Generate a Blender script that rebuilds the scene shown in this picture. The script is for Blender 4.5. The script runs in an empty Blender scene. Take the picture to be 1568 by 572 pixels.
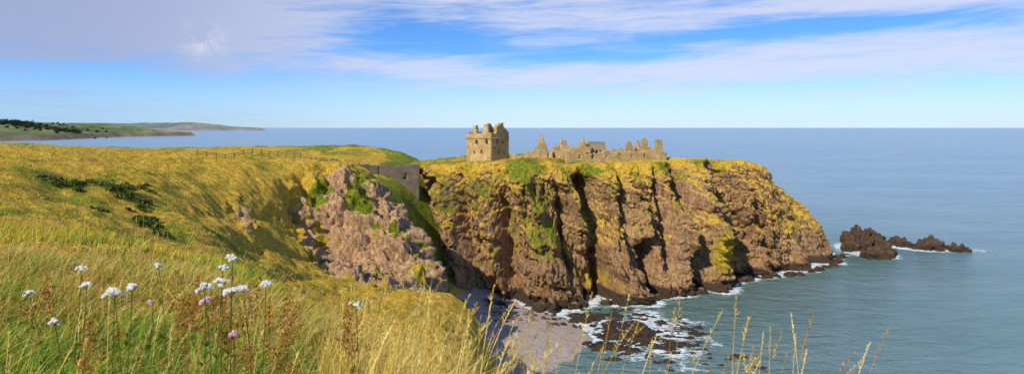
import bpy, math, numpy as np
from mathutils import Vector
rng=np.random.default_rng(7)
S=bpy.context.scene
COL=S.collection
# ------------------------------------------------------------------ noise
_p=rng.permutation(256); _p=np.concatenate([_p,_p,_p]).astype(np.int64)
_g=rng.normal(size=(256,3)); _g/=np.linalg.norm(_g,axis=1)[:,None]
def noise(x,y,z):
    x,y,z=np.broadcast_arrays(np.asarray(x,float),np.asarray(y,float),np.asarray(z,float))
    xi=np.floor(x).astype(np.int64);yi=np.floor(y).astype(np.int64);zi=np.floor(z).astype(np.int64)
    xf=x-xi;yf=y-yi;zf=z-zi; xi&=255;yi&=255;zi&=255
    u=xf*xf*xf*(xf*(xf*6-15)+10);v=yf*yf*yf*(yf*(yf*6-15)+10);w=zf*zf*zf*(zf*(zf*6-15)+10)
    def c(a,b,d):
        h=_p[_p[_p[xi+a]+yi+b]+zi+d]&255; g=_g[h]
        return g[...,0]*(xf-a)+g[...,1]*(yf-b)+g[...,2]*(zf-d)
    L=lambda a,b,t:a+(b-a)*t
    return 1.5*L(L(L(c(0,0,0),c(1,0,0),u),L(c(0,1,0),c(1,1,0),u),v),L(L(c(0,0,1),c(1,0,1),u),L(c(0,1,1),c(1,1,1),u),v),w)
def fbm(x,y,z,o=4,g=.5):
    s=0;a=1;f=1
    for i in range(o):
        s=s+a*noise(x*f+i*17.3,y*f+i*9.1,z*f+i*5.7);a*=g;f*=2.03
    return s
def billow(x,y,z,o=3,g=.5):
    s=0;a=1;f=1
    for i in range(o):
        s=s+a*(np.abs(noise(x*f+i*11.3,y*f+i*7.1,z*f+i*3.7))*2-.5);a*=g;f*=2.1
    return s
def sst(a,b,x):
    t=np.clip((x-a)/(b-a),0,1); return t*t*(3-2*t)
# ------------------------------------------------------------------ mesh helpers
def mkmesh(name,V,F,mat=None,smooth=True,attrs=None,col=None,parent=None):
    V=np.asarray(V,dtype=np.float32).reshape(-1,3);F=np.asarray(F,dtype=np.int32);k=F.shape[1]
    me=bpy.data.meshes.new(name)
    me.vertices.add(len(V));me.vertices.foreach_set('co',V.ravel())
    me.loops.add(F.size);me.loops.foreach_set('vertex_index',F.ravel())
    me.polygons.add(len(F));me.polygons.foreach_set('loop_start',np.arange(0,F.size,k,dtype=np.int32))
    me.update(calc_edges=True)
    if smooth: me.polygons.foreach_set('use_smooth',np.ones(len(F),dtype=bool))
    if attrs:
        for n,a in attrs.items():
            at=me.attributes.new(n,'FLOAT','POINT');at.data.foreach_set('value',np.asarray(a,dtype=np.float32).ravel())
    if col is not None:
        at=me.attributes.new('Col','FLOAT_COLOR','POINT')
        c=np.ones((len(V),4),dtype=np.float32);c[:,:3]=np.asarray(col).reshape(-1,3);at.data.foreach_set('color',c.ravel())
    ob=bpy.data.objects.new(name,me);COL.objects.link(ob)
    if mat: me.materials.append(mat)
    if parent: ob.parent=parent
    return ob
def gridfaces(nu,nv,closed_u=False):
    i=np.arange(nu if closed_u else nu-1);j=np.arange(nv-1)
    I,J=np.meshgrid(i,j,indexing='ij');I2=(I+1)%nu
    return np.stack([I*nv+J,I2*nv+J,I2*nv+J+1,I*nv+J+1],-1).reshape(-1,4)
def normals(P,closed=False):
    if closed: du=np.roll(P,-1,0)-np.roll(P,1,0)
    else: du=np.gradient(P,axis=0)
    dv=np.gradient(P,axis=1);n=np.cross(du,dv);return n/(np.linalg.norm(n,axis=-1,keepdims=True)+1e-9)
# ------------------------------------------------------------------ node helpers
class NT:
    def __init__(s,nt): s.nt=nt; s.nt.nodes.clear()
    def n(s,t,**k):
        x=s.nt.nodes.new(t)
        for a,b in k.items(): setattr(x,a,b)
        return x
    def l(s,a,b): s.nt.links.new(a,b)
    def put(s,sock,v):
        if isinstance(v,bpy.types.NodeSocket): s.l(v,sock)
        elif v is not None: sock.default_value=v
    def m(s,op,a,b=None,c=None,clamp=False):
        x=s.n('ShaderNodeMath',operation=op,use_clamp=clamp)
        for i,v in enumerate((a,b,c)):
            if v is not None: s.put(x.inputs[i],v)
        return x.outputs[0]
    def mix(s,f,a,b,bt='MIX'):
        x=s.n('ShaderNodeMix',data_type='RGBA',blend_type=bt);x.clamp_factor=True
        s.put(x.inputs[0],f)
        for i,v in ((6,a),(7,b)):
            if isinstance(v,(tuple,list)): v=tuple(v)+(1,) if len(v)==3 else v
            s.put(x.inputs[i],v)
        return x.outputs[2]
    def mr(s,v,a,b,c=0,d=1,smooth=True):
        x=s.n('ShaderNodeMapRange',interpolation_type='SMOOTHSTEP' if smooth else 'LINEAR')
        s.put(x.inputs[0],v)
        for i,q in enumerate((a,b,c,d)): x.inputs[i+1].default_value=q
        return x.outputs[0]
    def noise(s,vec,sc,det=4,rough=.55,dist=0,dim='3D'):
        x=s.n('ShaderNodeTexNoise');x.inputs['Scale'].default_value=sc;x.inputs['Detail'].default_value=det
        x.inputs['Roughness'].default_value=rough;x.inputs['Distortion'].default_value=dist
        if vec is not None:s.l(vec,x.inputs['Vector'])
        return x.outputs['Fac']
    def vor(s,vec,sc,feat='F1',out='Distance'):
        x=s.n('ShaderNodeTexVoronoi',feature=feat);x.inputs['Scale'].default_value=sc
        s.l(vec,x.inputs['Vector']);return x.outputs[out]
    def ramp(s,f,stops):
        x=s.n('ShaderNodeValToRGB');cr=x.color_ramp
        while len(cr.elements)<len(stops): cr.elements.new(.5)
        for e,(p,c) in zip(cr.elements,stops): e.position=p;e.color=tuple(c)+(1,)
        s.l(f,x.inputs[0]);return x.outputs[0]
    def mapv(s,vec,sc,rot=(0,0,0)):
        x=s.n('ShaderNodeMapping');x.inputs['Scale'].default_value=sc;x.inputs['Rotation'].default_value=rot
        s.l(vec,x.inputs['Vector']);return x.outputs[0]
    def attr(s,n,out='Fac'):
        x=s.n('ShaderNodeAttribute',attribute_name=n);return x.outputs[out]
    def bump(s,h,st=.5,d=.1,normal=None):
        x=s.n('ShaderNodeBump');x.inputs['Strength'].default_value=st;x.inputs['Distance'].default_value=d
        s.l(h,x.inputs['Height'])
        if normal: s.l(normal,x.inputs['Normal'])
        return x.outputs[0]
def newmat(name):
    m=bpy.data.materials.new(name);m.use_nodes=True;t=NT(m.node_tree)
    out=t.n('ShaderNodeOutputMaterial');b=t.n('ShaderNodeBsdfPrincipled');t.l(b.outputs[0],out.inputs[0])
    b.inputs['Specular IOR Level'].default_value=.2
    return m,t,b,out
# ------------------------------------------------------------------ materials
def terrain_mat():
    m,t,b,o=newmat('terrain');P=t.n('ShaderNodeNewGeometry').outputs['Position']
    n1=t.noise(P,.10,5,.6);n2=t.noise(P,.9,5,.65);n3=t.noise(P,4.5,3,.7);n4=t.noise(P,.33,4,.6,.5)
    Pr=t.mapv(P,(1,1,.4),(0,.35,0))
    r1=t.noise(Pr,.22,6,.68,.6);r2=t.noise(Pr,1.3,5,.72,.8)
    gold=t.ramp(n2,[(.25,(.42,.24,.022)),(.5,(.74,.45,.045)),(.75,(.88,.62,.12))])
    gold=t.mix(t.mr(n4,.54,.70,0,.5),gold,(.55,.27,.04))
    green=t.ramp(n2,[(.25,(.06,.10,.008)),(.5,(.21,.25,.014)),(.75,(.46,.43,.030))])
    gf=t.m('ADD',t.attr('green'),t.m('MULTIPLY',t.m('SUBTRACT',n1,.5),3.0))
    gf=t.m('ADD',gf,t.m('MULTIPLY',t.m('SUBTRACT',n3,.5),.9));gf=t.m('ADD',gf,t.m('MULTIPLY',t.m('SUBTRACT',n4,.5),1.2))
    grass=t.mix(t.mr(gf,.2,.9),gold,green)
    grass=t.mix(t.mr(n3,.57,.72,0,.55),grass,(.16,.11,.012))
    rk=t.ramp(r1,[(.25,(.095,.048,.026)),(.40,(.27,.14,.065)),(.50,(.50,.285,.13)),(.58,(.27,.16,.085)),(.68,(.64,.40,.20)),(.82,(.22,.145,.085))])
    rk=t.mix(t.mr(r2,.51,.63,0,.8),rk,(.058,.036,.024))
    rk=t.mix(t.mr(r2,.42,.30,0,.55),rk,(.72,.49,.26))
    pale=t.mix(t.mr(r2,.40,.62),(.82,.52,.29),(.32,.17,.085))
    pale=t.mix(t.mr(n4,.50,.68,0,.6),pale,(.52,.27,.12))
    rk=t.mix(t.attr('pale'),rk,pale)
    lich=t.mix(n3,(.42,.28,.015),(.74,.52,.03))
    rk=t.mix(t.mr(t.m('ADD',t.attr('lichen'),t.m('MULTIPLY',t.m('SUBTRACT',n2,.5),1.8)),.35,.75,0,.85),rk,lich)
    wet=t.mr(t.m('ADD',t.attr('wet'),t.m('MULTIPLY',t.m('SUBTRACT',n2,.5),.8)),.3,.8)
    rk=t.mix(wet,rk,t.mix(n3,(.030,.020,.015),(.13,.082,.050)))
    pb=t.mix(t.vor(P,1.4,'F1','Color'),(.48,.34,.27),(.74,.60,.50));pb=t.mix(.45,pb,t.mix(n2,(.36,.24,.18),(.84,.71,.60)))
    pb=t.mix(t.mr(n4,.52,.66,0,.45),pb,(.38,.24,.17))
    gm=t.m('ADD',t.attr('grass'),t.m('MULTIPLY',t.m('SUBTRACT',n2,.5),1.2))
    gm=t.m('ADD',gm,t.m('MULTIPLY',t.m('SUBTRACT',n3,.5),.5))
    c=t.mix(t.attr('beach'),rk,pb)
    c=t.mix(t.mr(gm,.42,.58),c,grass)
    t.l(c,b.inputs['Base Color']);b.inputs['Roughness'].default_value=.9
    h=t.m('ADD',t.m('MULTIPLY',n3,.4),n2);h=t.m('ADD',h,t.m('MULTIPLY',r2,1.6))
    t.l(t.bump(h,1.0,.7),b.inputs['Normal']);return m
M_ter=terrain_mat()
def plant_mat():
    m,t,b,o=newmat('plant');c=t.attr('Col','Color');t.l(c,b.inputs['Base Color']);b.inputs['Roughness'].default_value=.6
    tr=t.n('ShaderNodeBsdfTranslucent');t.l(c,tr.inputs[0]);mx=t.n('ShaderNodeMixShader');mx.inputs[0].default_value=.3
    t.l(b.outputs[0],mx.inputs[1]);t.l(tr.outputs[0],mx.inputs[2]);t.l(mx.outputs[0],o.inputs[0]);return m
M_pl=plant_mat()
def tuft_mat():
    m,t,b,o=newmat('tussock');t.l(t.attr('Col','Color'),b.inputs['Base Color']);b.inputs['Roughness'].default_value=.8;return m
M_tf=tuft_mat()
def stone_mat(name,c1,c2,c3):
    m,t,b,o=newmat(name);P=t.n('ShaderNodeNewGeometry').outputs['Position']
    n=t.noise(P,.35,5,.6);n2=t.noise(P,2.2,4,.7)
    br=t.vor(t.mapv(P,(1,1,1.9)),1.7,'F1','Color');e=t.vor(t.mapv(P,(1,1,1.9)),1.7,'DISTANCE_TO_EDGE')
    sep=t.n('ShaderNodeSeparateColor');t.l(br,sep.inputs[0])
    c=t.mix(t.mr(n,.35,.65),c1,c2);c=t.mix(t.mr(sep.outputs[0],.3,1,0,.55),c,c3);c=t.mix(t.mr(n2,.55,.75,0,.6),c,(.10,.07,.04))
    c=t.mix(t.mr(e,0,.06,.6,0),c,(.08,.06,.04))
    t.l(c,b.inputs['Base Color']);b.inputs['Roughness'].default_value=.92
    t.l(t.bump(t.m('ADD',t.mr(e,0,.12),n2),.7,.12),b.inputs['Normal']);return m
M_st=stone_mat('castle_stone',(.48,.31,.12),(.68,.49,.23),(.33,.21,.09))
M_st2=stone_mat('wall_stone',(.20,.15,.10),(.30,.23,.155),(.15,.11,.075))
def simple(name,c1,c2,sc=2,r=.85):
    m,t,b,o=newmat(name);P=t.n('ShaderNodeNewGeometry').outputs['Position'];n=t.noise(P,sc,5,.65)
    t.l(t.mix(t.mr(n,.3,.7),c1,c2),b.inputs['Base Color']);b.inputs['Roughness'].default_value=r
    t.l(t.bump(n,.6,.1),b.inputs['Normal']);return m
M_wood=simple('weathered_wood',(.07,.05,.03),(.14,.10,.06))
M_slate=simple('slate',(.20,.15,.09),(.32,.24,.13))
# ------------------------------------------------------------------ mainland heightfield
C=np.array([
(0,0,53.35),(-5,0,53.6),(-15,0,54),(5,0,52.3),(10,0,48),(20,0,34),(0,-12,54),(-30,-12,57),(20,-12,40),(-60,0,58),(-60,-12,60),(-30,8,54),
(-3,5,52.9),(0,5,52.45),(1.8,3.4,52.85),(2.5,6,51.4),(6,6,48.5),(-7,8,52.8),(-14,12,52.4),
(-10.6,22,50.3),(-22,28,50.3),(-16.5,26,50.3),(-6,18,50.3),(-2.6,14,50.0),(-1,12,49.9),(.1,10,50.4),(1.4,8.5,50.5),(-40,30,52),(-35,20,54),
(0,16,46.7),(-2.5,20,46),(3,12,47.1),
(-11,33,45.5),(-22,42,44.5),(-5,28,44),(0,24,41),(4,18,42),(6,12,45),(10,10,41),(14,20,28),(20,12,25),(12,35,22),(20,40,5),
(-35,60,44.0),(-47,60,46.2),(-32.6,85,34.5),(-24,85,31),(-15.6,85,28.5),(-8,95,25),(-6,85,26),(-6,60,31),(-15,60,35),(0,60,22),(8,60,8),(15,60,1),(-1,85,13),(5,85,4),(12,85,-1),
(-44,115,32.4),(-52,135,36.2),(-57,145,43.2),(-34,120,27.2),(-20,110,25.6),(-9.9,105,24.5),(-6,115,20),
(-45.4,160,40.2),(-35,157,35),(-42,147,28),(-32,144,25.2),(-27,146,25),(-19.6,145,23.8),(-26.5,158,34),(-18.8,150,24),(-20,128,24),(-30,132,24.6),(-14,130,21.5),
(-63,80,46.6),(-61.6,90,45.5),(-58,100,44.0),(-58,118,42.2),(-46,95,39.8),
(-86,110,50),(-79,135,48.5),(-70,154,47),(-52,166,45.8),(-38,168,44.2),(-110,120,52),(-90,80,51.5),(-100,50,54),(-70,40,52),
(-120,200,47.2),(-100,240,45.4),(-70,200,45.4),(-60,185,45.8),(-84,220,44.5),(-52,213,43.4),(-46,250,42.2),
(-66,270,47.8),(-135,280,46.6),(-105,275,47.1),(-169,290,46),(-227,290,48.3),(-180,180,49.5),(-250,200,50),(-300,100,56),(-400,200,54),(-400,50,60),(-400,320,50),(-200,60,56),(-135,245,44.6),(-110,258,45.0),(-75,250,44.6),
(-38,272,40),(-35,250,40.5),(-48,180,44.5),(-48,196,42.8),
(-34,178,37),(-28,182,27),(-21,168,20),(-13,155,10),(-8,138,7),(-2,118,3),(-16,180,8),
(-21,205,9),(-28,211,22),(-37,212,35.0),(-43,209,38),(-50,208,41),(-32,204,29),(-34,222,36),
(-7,196,1.8),(14,168,1.2),(-5,172,3),(-10,187,3.2),(0,152,2),(8,183,1.4),(15,182,.5),(21,192,-1),(24,160,-1.5),(31,180,-2),(10,130,-1),(20,100,-2.5),(2,190,1.2),(5,165,1.8),
(20,220,-1),(20,260,-3),(0,240,10),(-10,280,0),(-20,320,-4),(20,320,-5),(-15,225,14)],float)
def tps_fit(C):
    X=C[:,:2]/100;n=len(C);d=np.linalg.norm(X[:,None]-X[None],axis=-1)
    K=np.where(d>0,d*d*np.log(d+1e-12),0)+np.eye(n)*1e-5
    A=np.zeros((n+3,n+3));A[:n,:n]=K;A[:n,n]=1;A[:n,n+1:]=X;A[n,:n]=1;A[n+1:,:n]=X.T
    return np.linalg.solve(A,np.concatenate([C[:,2],[0,0,0]]))
W=tps_fit(C)
def tps(x,y):
    sh=x.shape;x=x.ravel()/100;y=y.ravel()/100;r=W[-3]+W[-2]*x+W[-1]*y
    for i in range(len(C)):
        d2=(x-C[i,0]/100)**2+(y-C[i,1]/100)**2;r+=W[i]*.5*d2*np.log(d2+1e-12)
    return r.reshape(sh)
xs=np.concatenate([np.linspace(-420,-90,110,endpoint=False),np.linspace(-90,-56,60,endpoint=False),np.linspace(-56,-12,210,endpoint=False),np.linspace(-12,22,100)])
ys=np.concatenate([np.linspace(-12,50,190,endpoint=False),np.linspace(50,112,110,endpoint=False),np.linspace(112,172,270,endpoint=False),np.linspace(172,220,130,endpoint=False),np.linspace(220,345,100)])
X,Y=np.meshgrid(xs,ys,indexing='ij');Z=tps(X,Y)
back=sst(290,318,Y+6*fbm(X/30,Y/30,0*X,3)-.03*np.abs(X+60));Z=Z*(1-back)-5*back
Pm=np.stack([X,Y,Z],-1);N=normals(Pm)
slope=1-N[...,2]
nn=fbm(X/9,Y/9,Z/9,4);nf=fbm(X/3,Y/3,Z/3,3)
lx=np.interp(Y,[112,122,132,140,150,160,167],[-12,-23,-35,-44,-49,-49,-46])
rockr=sst(-2.0,2.0,X-lx+5*nn+1.5*nf)*sst(112,121,Y-6*nn-2*nf)*sst(173,168,Y+3*nn)*sst(45.8,44.4,Z+.8*nn)
rockr=rockr*(1-.95*sst(.14,.32,nn*.6+nf*.5)*sst(130,142,Y))
rockr=np.maximum(rockr,sst(.28,.42,slope+.1*nn)*sst(112,125,Y)*sst(-60,-46,X)*sst(200,195,Y)*(1-.8*sst(.2,.4,nf)))
scree=np.exp(-(((X+52-(Y-126)*-.35)/3)**2+((Y-126)/17)**2))*.7
rock=np.clip(rockr+scree*sst(-.1,.4,nn+.5*nf),0,1)
rock=np.maximum(rock,sst(7,3,Z+2*nn)*sst(90,110,Y))
dark_gully=sst(190,200,Y)*sst(-48,-42,X)*sst(5,8,Z)
rock=rock*(1-dark_gully)
grass=1-rock
beach=sst(7.5,5.5,Z+1*nn)*sst(100,120,Y)
amp=sst(100,125,Y)*np.maximum(rock,sst(-2,2,X-lx+3)*sst(116,124,Y)*sst(172,168,Y))
XX=X+1.5*noise(X/5,Y/5,Z/5);tilt=Z+.35*X+.15*Y+1.2*noise(X/8,Y/8,Z/8);lay=tilt/2.6
disp=amp*(3.2*billow(XX/9,Y/9,Z/11,3,.45)+.9*billow(X/4.5,Y/4.5,tilt/1.9,3)+.9*((lay-np.floor(lay))-.5)-.8)*(1-beach*.93)
hum=1.0*fbm(X/14,Y/14,0*X,4)+.7*(np.abs(noise(X/7+3,Y/18,0*X))*2-.5)+.35*noise(X/1.5,Y/1.5,0*X)
Z2=np.where(Y<50,.28*fbm(X/4,Y/4,0*X,3)*sst(3,9,Y),hum*sst(45,65,Y)*(1-.6*sst(180,210,Y)))*(1-beach)
Pm=Pm+N*disp[...,None];Pm[...,2]+=Z2*(1-.6*rock)
green=.12+.30*sst(225,255,Y)+.9*dark_gully+.25*nn*.5+.4*sst(14,3,Y)-.10*sst(40,20,np.abs(Y-30))
green+=1.1*np.exp(-(((X+37)/7)**2+((Y-160)/6)**2))+.8*np.exp(-(((X+62)/14)**2+((Y-97)/10)**2))
green+=.5*sst(-2,2,X-lx)*sst(116,126,Y)*sst(172,168,Y)
grass=np.clip(grass+1.0*np.exp(-(((X+36)/4)**2+((Y-160)/6)**2))*sst(-.2,.2,nn),0,1)
pale=.80*sst(90,110,Y)*sst(185,165,Y)
mainland=mkmesh('mainland_hill',Pm,gridfaces(*X.shape),M_ter,attrs=dict(grass=grass,beach=beach,green=green,pale=pale,wet=sst(1.0,0,Pm[...,2])*sst(100,120,Y)*.8,lichen=0*X))
Zf=Pm[...,2]
def ground(x,y):
    fi=np.clip(np.interp(x,xs,np.arange(len(xs))),0,len(xs)-1.001);fj=np.clip(np.interp(y,ys,np.arange(len(ys))),0,len(ys)-1.001)
    i=fi.astype(int);j=fj.astype(int);a=fi-i;b=fj-j
    return Zf[i,j]*(1-a)*(1-b)+Zf[i+1,j]*a*(1-b)+Zf[i,j+1]*(1-a)*b+Zf[i+1,j+1]*a*b
# ------------------------------------------------------------------ headland loft
H=np.array([(-38,228,33,-36,232,41),(-29,214,18,-31,226,41.8),(-19,208,5,-22,226,42.5),(-10,205,-2,-12,226,42.8),(-4,203,-2,-2,224,43.2),(13,201,-2,13,223,43.2),
(23.5,203,-2,25,227,42.2),(36,205,-2,36,229,42.3),(42.5,210,-2,45,231,42.3),(53,215,-2,55,236,42.3),(68.7,224,-2,67,243,42.4),(82,236,-2,80,250,42.4),(97,244,-2,90,256,41.8),
(111,247,-2,99,262,40.2),(133,268,-2,103,270,38),(139,285,-2,101,285,36),(125,320,-2,92,300,37),(80,345,-2,70,315,40),(20,345,-2,20,318,42),(-30,320,-2,-22,295,42),(-48,280,2,-38,265,41),(-48,245,20,-42,245,41)],float)
nH=len(H)
def catm(H,u):
    i=np.floor(u).astype(int);t=(u-i)[:,None];p=[H[(i+k)%nH] for k in (-1,0,1,2)]
    return .5*(2*p[1]+(p[2]-p[0])*t+(2*p[0]-5*p[1]+4*p[2]-p[3])*t*t+(3*p[1]-p[0]-3*p[2]+p[3])*t**3)
u=np.concatenate([np.linspace(0,15,1350,endpoint=False),np.linspace(15,nH,150,endpoint=False)])
O=catm(H,u);B=O[:,:3];T=O[:,3:]
NT_=210;tt=np.linspace(0,1,NT_)
kz=[0,.10,.34,.60,.80,.93,1];kh=[0,.14,.28,.42,.58,.78,1]
zf=np.interp(tt,np.linspace(0,1,7),kz);hf=np.interp(tt,np.linspace(0,1,7),kh)
k=np.ones(21)/21;zf=np.convolve(np.pad(zf,10,'reflect',reflect_type='odd'),k,'valid');hf=np.convolve(np.pad(hf,10,'reflect',reflect_type='odd'),k,'valid')
P=np.zeros((len(u),NT_,3))
P[...,:2]=B[:,None,:2]+(T-B)[:,None,:2]*hf[None,:,None];P[...,2]=B[:,None,2]+(T-B)[:,None,2]*zf[None]
d=np.roll(B,-8,0)-np.roll(B,8,0);on=np.stack([d[:,1],-d[:,0]],-1);on/=np.linalg.norm(on,axis=1)[:,None]
x,y,z=P[...,0],P[...,1],P[...,2];xs2=x+.35*z
wx=2.5*noise(x/8,y/8,z/8+7);xw=xs2+wx
env=sst(1.0,.84,zf)[None]*.82+.18
grassy=sst(92,112,x+.6*z-12)
env=env*(1-.5*grassy)
D=9.0*(1-np.abs(noise(xw/20,y/40,z/80))*2.6)-4.6
D=D+4.0*fbm(xw/10,y/12,z/22,3)+3.0*billow(xw/5.0,y/5,z/12,3,.5)+1.1*billow(x/1.7,y/1.7,z/2.2,2)
zt=(z+.30*x+1.6*noise(x/12,y/12,z/12))/4.3;D=D+1.4*((zt-np.floor(zt))-.5)*sst(-.3,.3,noise(x/15,y/15,z/15+4))
def gul(xt,xb,w,dp,z0=-5,z1=50):
    xc=xb+(xt-xb)*np.clip(z/43,0,1)+.8*noise(z/4,xt,0);return -dp*np.exp(-((x-xc)/w)**2)*sst(z0-4,z0+2,z)*sst(z1+3,z1-3,z)
D=D+gul(-4,0,3.0,7.5)+gul(24,30,2.4,12,2,40)+gul(44,46,2.0,13,-3,18)+gul(60,62,2.6,10)+gul(73,88,3.8,14,6,41)+gul(-18,-12,2,4)+gul(88,100,2,4)+gul(36,40,1.7,8,12,42)+gul(14,20,1.3,4,5,35)+gul(50,52,1.5,7,8,42)
D=D-gul(6,12,6,5)-gul(34,36,5,3.5)-gul(52,56,4,4)-gul(64,70,5,5.5)
P[...,:2]+=on[:,None]*(D*env)[...,None]
P[...,2]+=(.9*noise(x/3.5,y/3.5,z/3.5)+.35*noise(x,y,z))*sst(0,.1,zf)[None]
P[...,2]+=(1.3*noise(x/7,y*0,z*0)+.6*noise(x/2.2,y*0,z*0))*sst(.85,1,zf)[None]
ctr=np.array([28,272,42.0]);NP=50;q=np.linspace(0,1,NP+1)[1:]**1.5
edge=P[:,-1];Q=edge[:,None]+(ctr-edge)[:,None]*q[None,:,None]
Q[...,2]+=(.9*fbm(Q[...,0]/9,Q[...,1]/9,0*Q[...,0],3)+.4)*np.sin(np.pi*np.clip(q,0,1))[None]
P=np.concatenate([P,Q],1);x,y,z=P[...,0],P[...,1],P[...,2]
N2=normals(P,True)
if N2[:,-20:,2].mean()<0:N2=-N2
nz=N2[...,2]
nb=fbm(x/6,y/6,z/9,4)
zr=np.concatenate([zf,np.ones(NP)])[None]
g=sst(.40,.68,nz+.22*nb)*sst(.15,.6,zr+.2*nb)
tongue=np.exp(-((x-(17-.34*z))/7.0)**2)*sst(9,20,z)
g=np.maximum(g,tongue*sst(.10,.35,nz+.2*nb))
g=np.maximum(g,sst(.88,.98,zr+.09*nb))
east=sst(98,111,x+.62*z-4)
g=np.maximum(g,east*sst(.22,.5,nz+.45*nb)*sst(6,14,z))
g=np.clip(g,0,1)
greenH=.36+.5*nb*.6+.40*tongue+.2*sst(20,-30,x)-.3*east
lich=1.0*np.exp(-(((x-74)/8)**2+((z-12)/8)**2))+.7*np.exp(-(((x-27)/6)**2+((z-5)/4)**2))+.6*np.exp(-(((x-110)/9)**2+((z-18)/7)**2))+.33*sst(.05,.35,nb)
fl_=fbm(x/16,y/16,z/16,2)
paleH=.05+.25*sst(-.05,.45,fl_)*sst(20,45,x)+.12*sst(2,-8,x)
headland=mkmesh('castle_headland_cliff',P,gridfaces(len(u),P.shape[1],True),M_ter,attrs=dict(grass=g,beach=0*x,green=greenH,pale=np.clip(paleH,0,1),wet=sst(4.5,1.5,z),lichen=lich))
# ------------------------------------------------------------------ rocks
import bmesh
def ico(sub):
    bm=bmesh.new();bmesh.ops.create_icosphere(bm,subdivisions=sub,radius=1);V=np.array([v.co[:] for v in bm.verts]);F=np.array([[v.index for v in f.verts] for f in bm.faces]);bm.free();return V,F
I5=ico(6);I3=ico(3)
def rockmesh(base,c,s,seed,a=.35,fr=1.3):
    V,F=base;V=V.copy();r=1+a*1.1*billow(V[:,0]*fr+seed,V[:,1]*fr,V[:,2]*fr*.8,4,.45)+a*.6*noise(V[:,0]*.9+seed*3,V[:,1]*.9,V[:,2]*.9)
    return V*r[:,None]*np.array(s)+np.array(c),F
def joinm(L):
    Vs=[];Fs=[];o=0
    for V,F in L: Vs.append(V);Fs.append(F+o);o+=len(V)
    return np.concatenate(Vs),np.concatenate(Fs)
def rockattrs(V,dark=.55):
    z=V[:,2];return dict(grass=0*z-.5,beach=0*z,green=0*z,pale=0*z,wet=np.clip(dark+sst(2.2,0,z),0,1),lichen=sst(7,10,z)*.3)
def rocks(name,L,dark=.55):
    V,F=joinm(L);return mkmesh(name,V,F,M_ter,attrs=rockattrs(V,dark))
sr=[((159,298,-1),(6,12,10)),((154,277,-1),(7,5,5.2)),((163,286,-1),(5,7,5)),((169,316,-1),(4.5,6,6.5)),((150,292,-2),(3,4,4.5))]
rocks('sea_stack_rock',[rockmesh(I5,c,s,i*7.1,.42,1.6) for i,(c,s) in enumerate(sr)],.68)
sr=[((182,306,-1.5),(5,7,5.0)),((190,298,-1.5),(7,6,5.5)),((199,291,-2),(5,4,4.0)),((179,321,-2),(4,5,4.2))]
rocks('sea_stack_rock',[rockmesh(I5,c,s,i*5.3+40,.42,1.6) for i,(c,s) in enumerate(sr)],.68)
L=[]
for i in range(560):
    if i<340:
        a=rng.normal(size=2);cx=33+a[0]*8;cy=176+a[1]*10-.25*(cx-27)
        if cx<17: continue
        s=rng.gamma(1.5,.34)+.22;c=(cx,cy,-.25*s-.05);sc=(s*rng.uniform(1.2,2.2),s*1.2,s*.6)
    elif i<450:
        j=rng.integers(150,1340);s=rng.uniform(.6,2.2);c=(B[j,0]+on[j,0]*rng.uniform(-1,3),B[j,1]+on[j,1]*rng.uniform(-1,3),-.3);sc=(s*1.3,s*1.2,s*.9)
        if c[0]<-10: continue
    else:
        cx=rng.uniform(-8,20);cy=202-rng.random()*22-abs(cx-5)*.3;s=rng.uniform(.2,.8);c=(cx,cy,float(ground(np.array([cx]),np.array([cy]))[0]));sc=(s,s,s*.7)
    L.append(rockmesh(I3,c,sc,i*3.7,.5,1.3))
rocks('shore_rocks',L,.30)
# ------------------------------------------------------------------ sea
def geo(a,b,n): return a+np.sign(b-a)*(np.geomspace(1,abs(b-a)+1,n)-1)
sx=np.concatenate([geo(-30,-70000,45)[::-1][:-1],np.linspace(-30,230,330),geo(230,70000,45)[1:]])
sy=np.concatenate([geo(90,-3000,20)[::-1][:-1],np.linspace(90,360,330),geo(360,90000,70)[1:]])
SX,SY=np.meshgrid(sx,sy,indexing='ij')
def dpoly(x,y,pts,closed=True):
    best=np.full(x.shape,1e9);n=len(pts)
    for i in range(n if closed else n-1):
        a=pts[i];b=pts[(i+1)%n];ab=b-a;t=np.clip(((x-a[0])*ab[0]+(y-a[1])*ab[1])/(ab@ab),0,1)
        best=np.minimum(best,np.hypot(x-a[0]-t*ab[0],y-a[1]-t*ab[1]))
    return best
dh=dpoly(SX,SY,P[::10,8,:2])
dr=np.minimum.reduce([np.hypot((SX-c[0])/s[0],(SY-c[1])/s[1]) for c,s in [((158,292),(10,18)),((190,299),(14,10)),((172,310),(13,12))]])
wob=fbm(SX/9,SY/9,0*SX,3)
foam=.98*np.exp(-np.clip(dh-2.0+2*wob,0,1e9)/3.0)+.98*np.exp(-np.clip(dr-1.0,0,9)/.20)
foam=np.maximum(foam,.98*np.exp(-(((SX-34)/18)**2+((SY-175)/24)**2+.9*wob)**2))
foam=np.maximum(foam,1.0*np.exp(-(((SX-21)/9)**2+((SY-180)/18)**2)**2))
foam=np.maximum(foam,.9*np.exp(-(((SX-147)/8)**2+((SY-322)/28)**2)))
foam=np.maximum(foam,.8*np.exp(-(((SX-206)/13)**2+((SY-293)/6)**2)))
foam=np.clip(foam,0,1)
shal=np.exp(-dh/45)
m,t,b,o=newmat('sea_water');P_=t.n('ShaderNodeNewGeometry').outputs['Position']
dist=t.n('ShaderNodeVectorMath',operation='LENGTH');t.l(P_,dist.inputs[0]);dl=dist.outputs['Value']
big=t.noise(t.mapv(P_,(.004,.012,1)),1,5,.6,.6);big2=t.noise(t.mapv(P_,(.03,.09,1),(0,0,.25)),1,5,.65,.8)
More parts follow.
